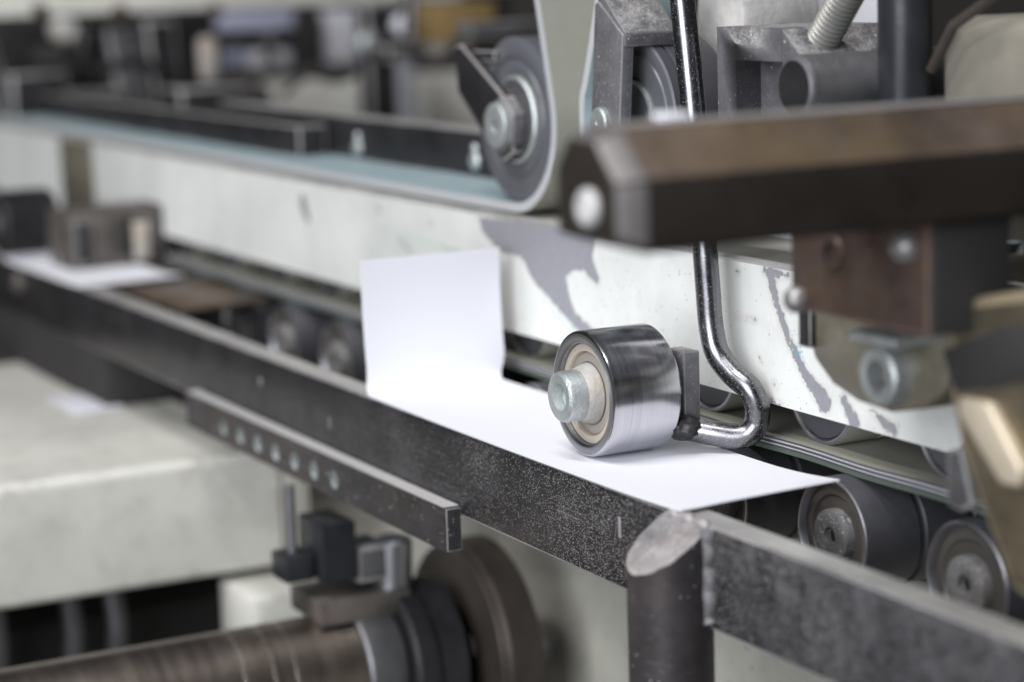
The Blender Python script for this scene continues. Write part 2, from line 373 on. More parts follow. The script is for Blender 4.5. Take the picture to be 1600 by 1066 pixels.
# ------------------------------------------------------------------ frame beam: pale enamel plate, chipped
BY, BZ0, BZ1 = 54.0, 15.3, 58.7
def seg_d(p, a, b, ra, rb):
    ax, az = a; bx, bz = b; dx, dz = bx - ax, bz - az; t = max(0, min(1, ((p[0] - ax) * dx + (p[1] - az) * dz) / (dx * dx + dz * dz + 1e-9)))
    return math.hypot(p[0] - ax - dx * t, p[1] - az - dz * t) - (ra + (rb - ra) * t)
def pxl(pts):
    out = []
    for u, v, r in pts:
        q = at(u, v, y=BY); out.append(((q.x, q.z), r))
    return out
CHIPS = [pxl(c) for c in (
    [(1196, 424, 1.4), (1232, 430, .8)], [(1204, 428, 2.4), (1212, 470, 1.7), (1232, 530, 1.6), (1258, 585, 1.9), (1288, 628, 3.4)],
    [(1318, 625, 1.6), (1335, 660, 2.6)], [(1360, 640, .5), (1395, 672, 2.2)],
    [(474, 318, 4.2), (482, 345, 1.9)], [(590, 322, 1.2), (594, 333, .6)], [(622, 372, .4), (640, 392, .9)], [(672, 346, .8), (676, 352, .5)],
    [(1150, 424, .5), (1154, 426, .8)], [(1148, 495, .0), (1182, 500, .6)], [(1186, 556, .2), (1190, 566, .2)], [(1209, 598, .7), (1213, 604, .6)], [(1206, 628, 1.0), (1222, 634, .5)],
    [(690, 385, .2), (720, 398, .5)], [(540, 282, .3), (575, 290, .8)],
)]
INK = [pxl(c) for c in ([(1228, 514, .0), (1258, 521, .1)], [(1246, 546, 1.1), (1253, 552, 1.1)], [(1243, 530, .0), (1258, 572, .2)])]
SCUFF = [pxl(c) for c in ([(560, 385, 1.0), (720, 392, 1.6)], [(590, 355, 1.0), (700, 388, 2.0)], [(850, 470, 1.5), (900, 520, 2.0)], [(640, 410, .5), (760, 440, 1.5)])]
def poly_d(p, P_):
    d = 1e9; ins = False
    for i in range(len(P_)):
        a, b = P_[i], P_[(i + 1) % len(P_)]
        d = min(d, seg_d(p, a, b, 0, 0))
        if (a[1] > p[1]) != (b[1] > p[1]) and p[0] < (b[0] - a[0]) * (p[1] - a[1]) / (b[1] - a[1]) + a[0]: ins = not ins
    return -d if ins else d
BIG = [[(q.x, q.z) for q in (at(u, v, y=BY) for u, v in P_)] for P_ in (
    [(748, 340), (880, 352), (935, 352), (925, 400), (938, 442), (932, 446), (914, 424), (898, 420), (884, 434), (890, 464), (900, 491), (930, 515), (950, 548), (925, 540), (893, 506), (868, 478), (834, 440), (815, 402), (783, 394), (753, 362)],)]
def field(S_, p): return min([9.0] + [seg_d(p, c[i][0], c[i + 1][0], c[i][1], c[i + 1][1]) for c in S_ for i in range(len(c) - 1)])
fb = thing('frame_beam', 'long pale enamelled beam plate with grey paint chips behind the steel roller', 'frame beam', (-300, BY, BZ0))
bm = bmesh.new()
lay = [bm.verts.layers.float.new(n) for n in ('chip', 'ink', 'scuff')]
xs = [-950, -700, -560] + [-480 + 1.6 * i for i in range(376)]; nz = 28
def xr(z):
    r = 9.0; c = BZ0 + r
    return 121 - (r - math.sqrt(max(0, r * r - (c - z) ** 2)) if z < c else 0)
grid = []
for i, x in enumerate(xs):
    col = []
    for k in range(nz + 1):
        z = BZ0 + (BZ1 - BZ0) * k / nz
        v = bm.verts.new((min(x, xr(z)) if i < len(xs) - 1 else xr(z), BY, z)); p = (v.co.x, z)
        v[lay[0]] = min(field(CHIPS, p), poly_d(p, BIG[0])) if -260 < x < 130 else field(CHIPS, p); v[lay[1]] = field(INK, p); v[lay[2]] = field(SCUFF, p); col.append(v)
    grid.append(col)
for A, B in zip(grid, grid[1:]):
    for k in range(nz):
        try: bm.faces.new((A[k], B[k], B[k + 1], A[k + 1]))
        except ValueError: pass
rim = [c[0] for c in grid] + grid[-1][1:] + [c[-1] for c in grid[::-1]][1:] + grid[0][::-1][1:-1]
back = []
for v in rim:
    b_ = bm.verts.new((v.co.x, BY + 5.0, v.co.z)); b_[lay[0]] = 9; b_[lay[1]] = 9; b_[lay[2]] = 9; back.append(b_)
for i in range(len(rim)): j = (i + 1) % len(rim); bm.faces.new((rim[i], back[i], back[j], rim[j]))
mk('face_plate', bm, 'beam', fb, ang=50)
mk('top_flange', box(-950, 118, BY + 5.1, 133, 54.5, BZ1 - .8), 'creamdim', fb, bevel=.5)
mk('edge_rail', lathe((-950, BY + 1.2, BZ1 + .7), (1, 0, 0), [(0, 0), (0, 1.3), (1062, 1.3), (1062, 0)], 12), 'railtop', fb)

# ------------------------------------------------------------------ guide rail with welded post
gr = thing('guide_rail', 'long black flat guide rail with welded round post, dusted with white paper specks', 'guide rail', (-100, -7, -30.4))
mk('rail_bar', box(-800, 340, -12, -2.2, -30.4, -.5), 'rail', gr, bevel=.7)
mk('worn_edge', box(-800, 339, -11.2, -3.0, -.49, -.40), 'railtop', gr)
PX, PYc, PR = 80.5, -18.5, 12.2
bm = bmesh.new(); seg = 56; top = []; bot = []
for i in range(seg):
    a = 2 * math.pi * i / seg; x = PX + PR * math.cos(a); y = PYc + PR * math.sin(a)
    # slanted saw cut: lowest at the outer side, rising to the rail's top edge
    h = -14.0 + (y - (PYc - PR)) * .72 + 0.5 * noise.noise(Vector((x * .25, y * .25, 0)))
    top.append(bm.verts.new((x, y, min(h, -1.0)))); bot.append(bm.verts.new((x, y, -260)))
for i in range(seg): j = (i + 1) % seg; bm.faces.new((top[i], top[j], bot[j], bot[i]))
bm.faces.new(bot)
post = mk('post', bm, 'post', gr)
bm = bmesh.new()                                     # cut face: rough, white with dust
prev = None
for k in range(9):
    f = 1 - k / 8.0
    ring = []
    for i in range(seg):
        a = 2 * math.pi * i / seg; x = PX + PR * f * math.cos(a); y = PYc + PR * f * math.sin(a)
        h = min(-14.0 + (y - (PYc - PR)) * .72, -1.0) + (0.5 if k == 0 else .6) * noise.noise(Vector((x * .25, y * .25, 0))) * 1.0 + (0 if k == 0 else .7 * noise.noise(Vector((x * .5, y * .5, 3))) + .25 * (1 - f))
        ring.append(bm.verts.new((x, y, h))) if f > 0 else None
    if f == 0: ring = [bm.verts.new((PX, PYc, -14 + PR * .72 + .3))]
    if prev:
        for i in range(seg):
            j = (i + 1) % seg
            bm.faces.new((prev[i], prev[j], ring[j], ring[i]) if len(ring) > 1 else (prev[i], prev[j], ring[0]))
    prev = ring
mk('cut_face', bm, 'weld', post, ang=60)
bm = tube([Vector((PX + 11.4 + .5 * math.sin(z * .9), -12.6, -z)) for z in [1.2 + i * 1.1 for i in range(26)]], lambda t: 2.3 + .6 * noise.noise(Vector((t * 5, 0, 0))) + .5 * noise.noise(Vector((t * 14, 3, 0))), 14)
mk('weld_bead', bm, 'weldgrey', gr, ang=70)
bm = tube([Vector((PX - 9.5 + 20.5 * i / 20, -12.2 + .2 * math.sin(i), -1.0 - .4 * math.sin(i * 1.7))) for i in range(21)], lambda t: 1.5 + .4 * math.sin(t * 17), 12)
mk('weld_bead', bm, 'weld', gr, ang=70)
for (u, v, hh, ww) in ((968, 824, 6.5, .8), (515, 661, 4.5, 1.0), (407, 596, 3.2, 1.2)):
    q = at(u, v, y=-12.05)
    mk('paint_mark', box(q.x - ww, q.x + ww, -12.12, -11.9, q.z - hh / 2, q.z + hh / 2), 'weld', gr, bevel=.05)

# ------------------------------------------------------------------ perforated bar under the rail
def perforated(x0, x1, y0, y1, z0, z1, holes, r):
    bm = bmesh.new(); zc = (z0 + z1) / 2; hw = (holes[1] - holes[0]) / 2
    ca = math.atan2((z1 - z0) / 2, hw); angs = sorted([2 * math.pi * (i + .5) / 22 for i in range(22)] + [ca, math.pi - ca, math.pi + ca, 2 * math.pi - ca]); n = len(angs)
    def pt(x, y, z): return bm.verts.new((x, y, z))
    edges = [x0, holes[0] - hw]
    box(x0, holes[0] - hw, y0, y1, z0, z1, bm); box(holes[-1] + hw, x1, y0, y1, z0, z1, bm)
    for h in holes:
        C_ = {}; Q = {}
        for y in (y0, y1):
            C_[y] = []; Q[y] = []
            for a in angs:
                c, s_ = math.cos(a), math.sin(a)
                C_[y].append(pt(h + r * c, y, zc - .6 + r * s_))
                k = min(hw / abs(c), (z1 - z0) / 2 / abs(s_)); Q[y].append(pt(h + c * k, y, zc + s_ * k))
            for i in range(n): j = (i + 1) % n; bm.faces.new((C_[y][i], C_[y][j], Q[y][j], Q[y][i]))
        for i in range(n):
            j = (i + 1) % n; bm.faces.new((C_[y0][i], C_[y0][j], C_[y1][j], C_[y1][i])).material_index = 1
            if abs(Q[y0][i].co.z - Q[y0][j].co.z) < 1e-5: bm.faces.new((Q[y0][i], Q[y0][j], Q[y1][j], Q[y1][i]))
    for f in [f for f in bm.faces if abs(f.normal.x) > .99 and any(abs(f.calc_center_median().x - e) < .01 for e in (holes[0] - hw, holes[-1] + hw))]: bm.faces.remove(f)
    return bm
pb = thing('perforated_bar', 'short black steel bar with seven round holes bolted beneath the guide rail', 'bar', (-190, -17, -43.2))
mk('bar', perforated(-327, -65.5, -18.4, -12.3, -42.2, -26.8, [-280 + 19.8 * i for i in range(7)], 3.7), ['post', 'zinc'], pb)
mk('worn_edge', box(-326.5, -66.5, -18.2, -12.5, -26.8, -26.6), 'palecap', pb)
mk('end_face', box(-65.4, -64.6, -18.2, -12.5, -42.0, -27.0), 'post', pb, bevel=.3)

# ------------------------------------------------------------------ carton blanks
def carton(name, x0, x1, y0, y1, xf, h, lean, label, r=4.0, yf=(None, None), parent=None):
    """flat sheet from xf to x1 and a flap standing up at xf"""
    prof = [(x1 - (x1 - xf) * i / 40.0, 0) for i in range(40)]
    prof += [(xf - r * math.sin(math.radians(a)), r - r * math.cos(math.radians(a))) for a in range(0, 90 - int(lean), 10)]
    a = math.radians(90 - lean); px_, pz_ = prof[-1]
    prof += [(px_ - math.cos(a) * h * i / 14 - 1.2 * math.sin(i / 14 * 3.1), pz_ + math.sin(a) * h * i / 14) for i in range(1, 15)]
    bm = bmesh.new(); rows = []
    for k, (x, z) in enumerate(prof):
        fl = max(0, min(1, z / 8.0)); ya = y0 + fl * 1.5; yb = y1 + fl * 3.0; row = []
        for j in range(9):
            y = ya + (yb - ya) * j / 8
            wz = .25 * math.sin(x * .02 + y * .05) * (1 - fl) + (max(0, x - x1 + 40) / 40) ** 2 * (.7 + .03 * (y - y0))
            row.append((x + fl * .8 * math.sin(y * .06), y, z + .35 + wz * (1 if z < 1 else 0)))
        rows.append(row)
    th = .55
    T = [[bm.verts.new(p) for p in r_] for r_ in rows]
    nrm = []
    for k in range(len(prof)):
        a_ = Vector(prof[max(k - 1, 0)]); b_ = Vector(prof[min(k + 1, len(prof) - 1)]); d_ = (b_ - a_).normalized(); nrm.append((d_.y, -d_.x))
    B = [[bm.verts.new((p[0] + nrm[k][0] * -th, p[1], p[2] - nrm[k][1] * th)) for p in r_] for k, r_ in enumerate(rows)]
    n, m = len(rows), 9
    for k in range(n - 1):
        for j in range(m - 1):
            bm.faces.new((T[k][j], T[k + 1][j], T[k + 1][j + 1], T[k][j + 1])); bm.faces.new((B[k][j], B[k][j + 1], B[k + 1][j + 1], B[k + 1][j]))
        for j in (0, m - 1): bm.faces.new((T[k][j], T[k + 1][j], B[k + 1][j], B[k][j]))
    for k in (0, n - 1):
        for j in range(m - 1): bm.faces.new((T[k][j], T[k][j + 1], B[k][j + 1], B[k][j]))
    return tag(mk(name, bm, 'paper', ang=45), label, 'carton blank', 'carton blanks on the guide rail')
carton('carton_blank', -140, 78, -13.0, 42, -136, 46, 3, 'white carton blank under the steel roller, its rear flap standing upright')
carton('carton_blank', -650, -490, -15, 40, -630, 5, 20, 'distant blurred white carton blank lying at the far left of the rail')

# ------------------------------------------------------------------ press roller on its bent arm
pr = thing('press_roller', 'shiny steel press roller on a bent rod arm, rolling on the white carton', 'roller', (0, 12, .7))
zc = 20.8
ring = mk('roller_ring', lathe((0, 0, zc), (0, 1, 0), [(4.6, 16.1), (.5, 16.1), (.15, 16.5), (0, 17.0), (0, 19.1), (.25, 19.7), (.9, 20), (23.7, 20), (24.3, 19.6), (24.5, 18.9), (24.5, 9)], 96, mi=[1, 1, 1, 1, 0, 0, 0, 0, 1, 1]), ['steel', 'steelface'], pr)
mk('bearing_race', lathe((0, 0, zc), (0, 1, 0), [(4.2, 16.08), (2.2, 16.05), (1.9, 15.7), (1.9, 13.6), (2.3, 13.3), (3.4, 13.2)], 72), 'bearing', pr)
mk('bearing_seal', lathe((0, 0, zc), (0, 1, 0), [(3.4, 13.25), (3.0, 12.9), (2.7, 12.3), (2.7, 10.2), (3.2, 9.7), (3.2, 0)], 72), 'bearing2', pr)
mk('spacer', lathe((0, 0, zc), (0, 1, 0), [(-2.0, 0), (-2.0, 8.2), (-1.4, 8.5), (-.4, 8.9), (1.0, 9.3), (2.4, 9.7), (2.9, 9.5), (3.1, 9.0)], 48), 'zincdirty', pr)
sh = socket_screw(pr, (0, -8.6, zc), (0, 1, 0), 8.1, 7.2, 'zinc', 'zinc')
bm = bmesh.new()                                     # mounting block behind the roller
mk('mounting_block', box(4.0, 14.5, 28.5, 34.5, 8.0, 33.0), 'blackdust', pr, bevel=.5)
mk('axle', cyl((0, 24.4, zc), (0, 1, 0), 6.5, 9, .4), 'black', pr)
def P(u, v, y): return at(u, v, y=y)
arm = [P(1054, -120, 39), P(1066, 0, 39.5), P(1082, 160, 40), P(1099, 360, 40.5), P(1106, 450, 41), P(1111, 510, 41.3), P(1121, 552, 42), P(1145, 584, 44), P(1171, 607, 46.5), P(1183, 634, 48), P(1182, 660, 48), P(1171, 677, 46), P(1150, 682, 42.5), P(1115, 677, 37), P(1078, 670, 31.5)]
mk('arm_rod', tube(spline(arm, 10), 4.0, 32), 'rod', pr, ang=80)
bm = bmesh.new(); bmesh.ops.create_icosphere(bm, subdivisions=4, radius=1)
q = P(1068, 668, 28.5)
for v in bm.verts: n_ = 1 + .18 * noise.noise(v.co * 2.3) + .08 * noise.noise(v.co * 6); v.co = Vector((q.x + v.co.x * 5.5 * n_, q.y + v.co.y * 5.0 * n_, q.z + v.co.z * 4.2 * n_))
mk('weld_bead', bm, 'black', pr, ang=80)

# ------------------------------------------------------------------ conveyor belt under the beam with its rollers
cb = mk('conveyor_belt', ribbon([(150, 4.6), (105, 4.2), (70, 4.7), (43, 4.2), (10, 4.7), (-20, 4.2)] [::-1] and [(-900 + 10 * i, 4.5 + .25 * math.cos((i * 10 - 942) / 64.0 * 6.283)) for i in range(106)], 4.4, 54.6, 108,
        [(0, .14, 2), (.14, .26, 3), (.26, .44, 2), (.44, .54, 3), (.54, .70, 2), (.70, 1, 4)]), ['beltout', 'beltgreen', 'dark', 'stripe', 'beltgreen'])
tag(cb, 'striped-edge conveyor belt running between two rows of rollers under the pale beam', 'belt')
def small_roller(name, label, group, base, yo, R, bolt):
    t = thing(name, label, 'roller', base, group); x, y, z = base; zc = z + R
    mk('roller_ring', lathe((x, y, zc), (0, 1, 0), [(2.5, R * .86), (.4, R * .90), (0, R * .92), (0, R * .965), (.3, R * .99), (.9, R), (yo * .34, R), (yo * .35, R * .95), (yo * .38, R * .95), (yo * .39, R), (yo * .66, R), (yo * .67, R * .95), (yo * .7, R * .95), (yo * .71, R), (yo - .6, R), (yo, R * .96), (yo, 0)], 64, mi=[1, 1, 1, 1] + [0] * 12), ['rubber' if bolt else 'beltout', 'steelface'], t)
    if bolt:
        mk('bearing_race', lathe((x, y, zc), (0, 1, 0), [(2.4, R * .88), (1.9, R * .84), (1.9, R * .70), (2.6, R * .66), (3.0, R * .5)], 48), 'bearing3', t)
        mk('bearing_seal', lathe((x, y, zc), (0, 1, 0), [(2.5, R * .66), (2.9, R * .6), (2.9, 0)], 48), 'bearing3', t)
        socket_screw(t, (x, y - .8, zc), (0, 1, 0), R * .46, 4.5, 'hub', 'inside', hexr=.34)
    else:
        mk('seal', lathe((x, y, zc), (0, 1, 0), [(2.0, R * .88), (.9, R * .87), (.9, R * .46), (2.0, R * .44)], 48), 'rubber', t)
        mk('inner_race', lathe((x, y, zc), (0, 1, 0), [(2.0, R * .45), (.3, R * .44), (.2, R * .34), (1.0, R * .33), (1.0, 0)], 40), 'zincdirty', t)
    return t
ORD = ('second', 'third', 'fourth', 'fifth', 'sixth', 'seventh', 'eighth', 'ninth', 'tenth', 'eleventh', 'twelfth', 'thirteenth')
ur = small_roller('pressure_roller', 'dark pressure roller hanging under the beam just right of the bent rod', 'pressure rollers under the beam', (43, 60, 4.3), 46, 17.6, False)
for i, lb in ((-1, 'pressure roller under the beam, glimpsed through the loop of the bent rod'), (1, 'pressure roller at the right end of the beam, half hidden by the tan casting')):
    c = copy_tree(ur, (43 + 64.5 * i, 60, 4.3)); c['label'] = lb
for i in range(2, 13):
    c = copy_tree(ur, (43 - 64.5 * i, 60, 4.3)); c['label'] = ORD[i - 1] + ' pressure roller under the beam, counted leftwards from the bent rod'
lr = small_roller('carrier_roller', 'large lower roller with dusty socket screw, below the tip of the white carton', 'carrier rollers under the belt', (65, 48, -36.3), 58, 18.0, True)
c = copy_tree(lr, (128, 48, -36.6)); c['label'] = 'lower roller at the right edge, partly behind the guide rail'
for i in range(1, 12):
    c = copy_tree(lr, (65 - 63 * i, 48, -36.3)); c['label'] = ORD[i - 1] + ' lower roller below the belt, counted leftwards from the carton tip'
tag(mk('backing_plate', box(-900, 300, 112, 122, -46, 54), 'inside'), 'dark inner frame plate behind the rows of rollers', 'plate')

# ------------------------------------------------------------------ left pulley, its belt, arm and support bar
pc = Vector((-166, 66, 95.3)); R1 = 32.0
pu = thing('belt_pulley', 'grey belt pulley with hexagon nut at the end of the long belt', 'pulley', (pc.x, 97, pc.z - R1))
prof = [(2.2, 0), (2.2, 17), (1.0, 17.4), (.6, 18.5), (.6, 21.5), (1.3, 22.0), (1.3, 24.0), (.5, 24.5), (.2, 26), (.2, 30.6), (.9, 31.8), (62, 31.8), (62.5, 31), (62.5, 0)]
mk('wheel', lathe(pc, (0, 1, 0), prof, 80), 'rubber2', pu)
mk('washer', lathe(pc, (0, 1, 0), [(2.4, 17.2), (.2, 17.0), (-.4, 16.4), (-.5, 15.6), (-.2, 15.2), (-.2, 0)], 56, mi=[0, 0, 0, 1, 1]), ['zinc', 'grey'], pu)
mk('hexagon_nut', lathe(pc + Vector((0, -7.0, -1.8)), (0, 1, 0), [(0, 0), (0, 9.6), (.9, 11.4), (6.4, 11.4), (6.5, 0)], 6, ph=.35), 'blackdust', pu, bevel=.4)
socket_screw(pu, pc + Vector((0, -9.4, -1.8)), (0, 1, 0), 8.8, 2.8, 'zinc', 'grey', 'bolt_end', hexr=.3)
ay = 61.0
poly = [at(u, v, y=ay) for u, v in ((709, 73), (719, 69), (787, 152), (800, 180), (802, 240), (785, 253), (756, 213), (715, 144))]
mk('arm', prism([(q.x, q.z) for q in poly], ay, ay + 4.4), 'black', pu, bevel=.9)
poly = [at(u, v, y=64) for u, v in ((722, 73), (733, 73), (800, 150), (800, 170))]
mk('arm_web', box(-207, -178, 64.2, 74.0, 117.5, 121.5), 'black', pu, bevel=.6)
path = [(-1000 + 20 * i, 62.9) for i in range(42)] + arc(pc.x, pc.z, R1 + .3, -90, 14, 30)
lx, lz = path[-1]
path += [(lx - (i * 6) * math.sin(math.radians(14)), lz + i * 6 * math.cos(math.radians(14))) for i in range(1, 18)]
bl = mk('flat_belt', ribbon(path, 3.6, 64.6, 112, [(0, 1, 2)]), ['beltin', 'beltout', 'beltedge'])
tag(bl, 'pale teal flat belt looping up round the left grey pulley', 'belt')
sb = thing('support_bar', 'long black bar with pale screws above the teal belt', 'support bar', (-400, 105, 63))
mk('bar', box(-590, -215, 101, 110, 63.0, 83.6), 'black', sb, bevel=.8)
mk('bright_edge', box(-589, -216, 100.9, 109.5, 83.6, 84.2), 'railtop', sb)
for u, v in ((404, 213), (559, 231), (742, 252)):
    q = at(u, v, y=100.5); mk('screw', lathe((q.x, 99.2, q.z), (0, 1, 0), [(0, 0), (0, 3.2), (.8, 4.0), (2.5, 4.2)], 20), 'zinc', sb)
    mk('screw', lathe((q.x, 99.6, q.z + 5.5), (0, 1, 0), [(0, 0), (0, 1.6), (.8, 2.2), (2.5, 2.3)], 16), 'zinc', sb)

tag(mk('belt_guard', box(-1000, -432, 84, 99, 62.8, 79), 'black', bevel=1), 'long black guard beside the far left stretch of the teal belt', 'guard')
a = at(100, 232, y=BY); b = at(150, 320, y=BY)
tag(mk('strap', box(a.x, b.x, BY - 3, BY - .1, BZ0 + 1, BZ1), 'olive', bevel=.5), 'dark strap across the far left part of the pale beam', 'strap')

# ------------------------------------------------------------------ second pulley in its fork
fc = Vector((-52, 40, 101.5))
fk = thing('fork_pulley', 'grey wheel in a dusty black fork bracket with a pale round pin', 'pulley', (fc.x, 60, 70))
def xz(pts, y): return [(q.x, q.z) for q in (at(u, v, y=y) for u, v in pts)]
leg = xz(((934, 2), (973, 55), (966, 240), (922, 240), (927, 60), (929, 6)), 40)
mk('fork_leg', prism(leg, 40, 44.5), 'blackdust', fk, bevel=.5)
a0 = at(936, 3, y=40); a1 = at(973, 55, y=40)
mk('fork_top', prism([(a0.x - 2, a0.z + 2.0), (a0.x + 1, a0.z + 2.6), (a1.x + .6, a1.z + .6), (a1.x + .2, a1.z - 4), (a0.x - 2, a0.z - 6)], 40.6, 61), 'blackdust', fk, bevel=.5)
mk('wheel', lathe(fc + Vector((0, 11, 0)), (0, 1, 0), [(2, 0), (2, 14), (.6, 14.4), (.4, 22), (1.0, 22.4), (1.0, 24.4), (.2, 25), (.2, 27.2), (.8, 28), (4, 28), (4.3, 27.3), (5.5, 27.3), (5.8, 28), (23, 28), (23.5, 27), (23.5, 0)], 72, mi=[0] * 8 + [1, 0] + [1] * 6), ['rubber2', 'rubber'], fk)
mk('bearing_ring', lathe(fc + Vector((0, 10.6, 0)), (0, 1, 0), [(2, 13.6), (0, 13.4), (0, 12.2), (2, 12)], 48), 'zinc', fk)
mk('pin', lathe(fc + Vector((-.5, -2.2, -.5)), (0, 1, 0), [(.3, 0), (.3, 1.0), (0, 1.2), (0, 4.6), (.6, 5.3), (2.4, 5.4)], 32), 'zinc', fk)
path = [(-52 - 28.4 + 6.0 + 13 * (1 - i / 10.0), 101.5 + 8 + 60 * (1 - i / 10.0)) for i in range(10)]
path = [(-59 + 0, 170), (-63, 155), (-67.5, 140), (-73, 124), (-77.5, 112)] + arc(fc.x, fc.z, 28.3, 165, 270, 26) + [(-52 + 12 * i, 73.2) for i in range(1, 15)]
b2 = mk('flat_belt', ribbon(path, 3.4, 48.5, 78, [(0, 1, 2)]), ['beltin', 'beltout', 'beltedge'])
tag(b2, 'pale flat belt wrapped round the wheel in the dusty fork bracket', 'belt')

# ------------------------------------------------------------------ clamp block with threaded stud
ck = thing('clamp_block', 'dusty black clamp block with a rectangular slot and a threaded stud', 'clamp', (32, 58, 85))
cy = 45.0
X = lambda u, v, y=cy: at(u, v, y=y)
ox0, oz1 = X(1120, 42).x, X(1120, 42).z
xt, xr_, zr = X(1218, 40).x, X(1268, 112).x, X(1268, 112).z
wx0, wx1, wz1 = X(1150, 95).x, X(1222, 95).x, X(1150, 94).z
zb = 84
bm = prism([(ox0, zb), (wx0, zb), (wx0, wz1), (wx0, oz1), (ox0, oz1)], cy, cy + 9)
prism([(wx0, wz1), (wx1, wz1), (wx1, oz1 - (0 if wx1 < xt else 2)), (xt, oz1), (wx0, oz1)] if wx1 > xt else [(wx0, wz1), (wx1, wz1), (wx1, oz1), (wx0, oz1)], cy, cy + 9, bm)
mk('front_frame', bm, 'blackdust', ck)
mk('front_frame', prism([(wx1 + .01, zb), (xr_, zb), (xr_, zr), (max(xt, wx1 + .02), oz1 - .3)] if xt <= wx1 else [(wx1, zb), (xr_, zb), (xr_, zr), (xt, oz1), (wx1, oz1)], cy + .02, cy + 9), 'blackdust', ck, bevel=.3)
mk('body', prism([(ox0, zb), (xr_, zb), (xr_, zr), (xt, oz1), (ox0, oz1)], cy + 9.02, cy + 38), 'blackdust', ck, bevel=.4)
nx, nz_ = -(zr - oz1), (xr_ - xt); ln = math.hypot(nx, nz_); dn = Vector((nx / ln, 0, nz_ / ln))
sb0 = at(1278, 76, y=cy + 12)
dn = (at(1330, -20, y=cy + 12) - at(1280, 72, y=cy + 12)).normalized()
prof = [(-3, 0), (-3, 5.6), (-.2, 5.6), (0, 5.0)]
t_ = 0
while t_ < 46: prof += [(t_ + .1, 4.1), (t_ + .75, 5.15), (t_ + .95, 5.15), (t_ + 1.6, 4.1)]; t_ += 1.7
prof += [(46.2, 4), (46.2, 0)]
mk('threaded_stud', lathe(sb0, dn, prof, 36), 'stud', ck)
cg = mk('cast_bracket', prism([(q.x, q.z) for q in (at(u, v, y=88) for u, v in ((1090, -60), (1150, -60), (1162, 20), (1160, 70), (1128, 108), (1105, 90), (1085, 60)))], 88, 120), 'roughcast', bevel=2.0)
tag(cg, 'rough cream casting behind the vertical rod at the top', 'casting')

# ------------------------------------------------------------------ foreground square bar with chamfered edges
hb = thing('chamfered_bar', 'blurred dark foreground bar with tan worn top and a screw in its end', 'bar', (175, 0, 91))
x1, xa = 190.9, 159.3
sec = [(xa, 92.5), (x1 - 1.4, 91.9), (x1, 93.2), (x1, 107.9), (180.2, 118.7), (166.4, 118.9), (xa, 110.5)]
def scaled(sec, k):
    cx = sum(p[0] for p in sec) / len(sec); cz = sum(p[1] for p in sec) / len(sec); return [(cx + (a - cx) * k, cz + (b - cz) * k) for a, b in sec]
bm = bmesh.new(); R_ = []
for y, k in ((-96.0, .80), (-89.3, 1.0), (130, 1.0)):
    R_.append([bm.verts.new((a, y, b)) for a, b in scaled(sec, k)])
for ri, (A, B) in enumerate(zip(R_, R_[1:])):
    for i in range(len(sec)):
        j = (i + 1) % len(sec); f = bm.faces.new((A[i], A[j], B[j], B[i]))
        f.material_index = 2 if ri == 0 else 1 if i == 3 else 3 if i == 4 else 0
bm.faces.new(R_[0]); bm.faces.new(R_[-1][::-1])
MAT['barside'] = metal('dark_brown_bar_side', (.026, .021, .018), .3, .5, .3)
MAT['barchamfer'] = metal('grey_bar_chamfer', (.15, .138, .138), .4, .5, .2)
MAT['bartop'] = metal('grey_worn_bar_top', (.30, .28, .27), .4, .45, .2)
mk('bar', bm, ['barside', 'bronze', 'barchamfer', 'bartop'], hb, bevel=.4)
q = at(920, 325, y=-96.3)
mk('screw', lathe((q.x, -98.0, q.z), (0, 1, 0), [(.5, 0), (.5, 1.4), (.2, 1.6), (.2, 3.4), (.9, 4.2), (2.5, 4.4)], 28), 'palecap', hb)
tag(mk('paper_scrap', prism([(166.4, -73.0), (172.6, -74.0), (173.5, -67), (167, -66)], 119.1, 120.5, plane='xy'), 'paper', bevel=.1), 'small white paper scrap lying on top of the foreground bar', 'paper scrap')

# ------------------------------------------------------------------ rusty block with bolts, clamp ring, tan casting (right, near)
yb = -8.0
rb = thing('rusty_block', 'rusty brown steel block with round bolts under the foreground bar', 'block', (157, 5, 63))
q0 = at(1234, 380, y=yb); q1 = at(1450, 528, y=yb)
mk('block', box(q0.x, q1.x, yb, 15, q1.z, 91.7), 'brown', rb, bevel=1.0)
for u, v, r in ((1418, 385, 4.0), (1248, 468, 3.6)):
    q = at(u, v, y=yb); bm = bmesh.new(); bmesh.ops.create_uvsphere(bm, u_segments=28, v_segments=16, radius=1)
    for v_ in bm.verts: v_.co = Vector((q.x + v_.co.x * r, q.y - .6 + v_.co.y * 3.6, q.z + v_.co.z * r))
    mk('bolt', bm, 'bolthead', rb)
q = at(1302, 395, y=yb); mk('threaded_hole', lathe((q.x, yb - .9, q.z), (0, 1, 0), [(.9, 4.4), (0, 3.9), (0, 2.8), (4, 2.6), (4, 0)], 24, mi=[0, 0, 1, 1]), ['brown', 'inside'], rb)
mk('shaded_side', box(q1.x + .05, q1.x + 2.0, yb + .8, 15.5, q1.z + .5, 91.6), 'inside', rb, bevel=.4)  # sheet that puts the shade on the block's side into its colour
kr = thing('clamp_ring', 'olive grey clamp with a big bright socket screw under the rusty block', 'clamp', (128, 25, 30))
sc_ = at(1368, 588, y=14)
poly = [at(u, v, y=20) for u, v in ((1262, 470), (1262, 520), (1272, 560), (1300, 600), (1340, 628), (1390, 645), (1440, 640), (1478, 612), (1488, 560), (1480, 470))]
mk('body', prism([(p.x, p.z) for p in poly], 20, 44), 'olive', kr, bevel=1.0)
socket_screw(kr, sc_, (0, 1, 0), 8.2, 12, 'zinc', 'olive', hexr=.5)
p0 = at(1250, 492, y=18); p1 = at(1266, 545, y=18)
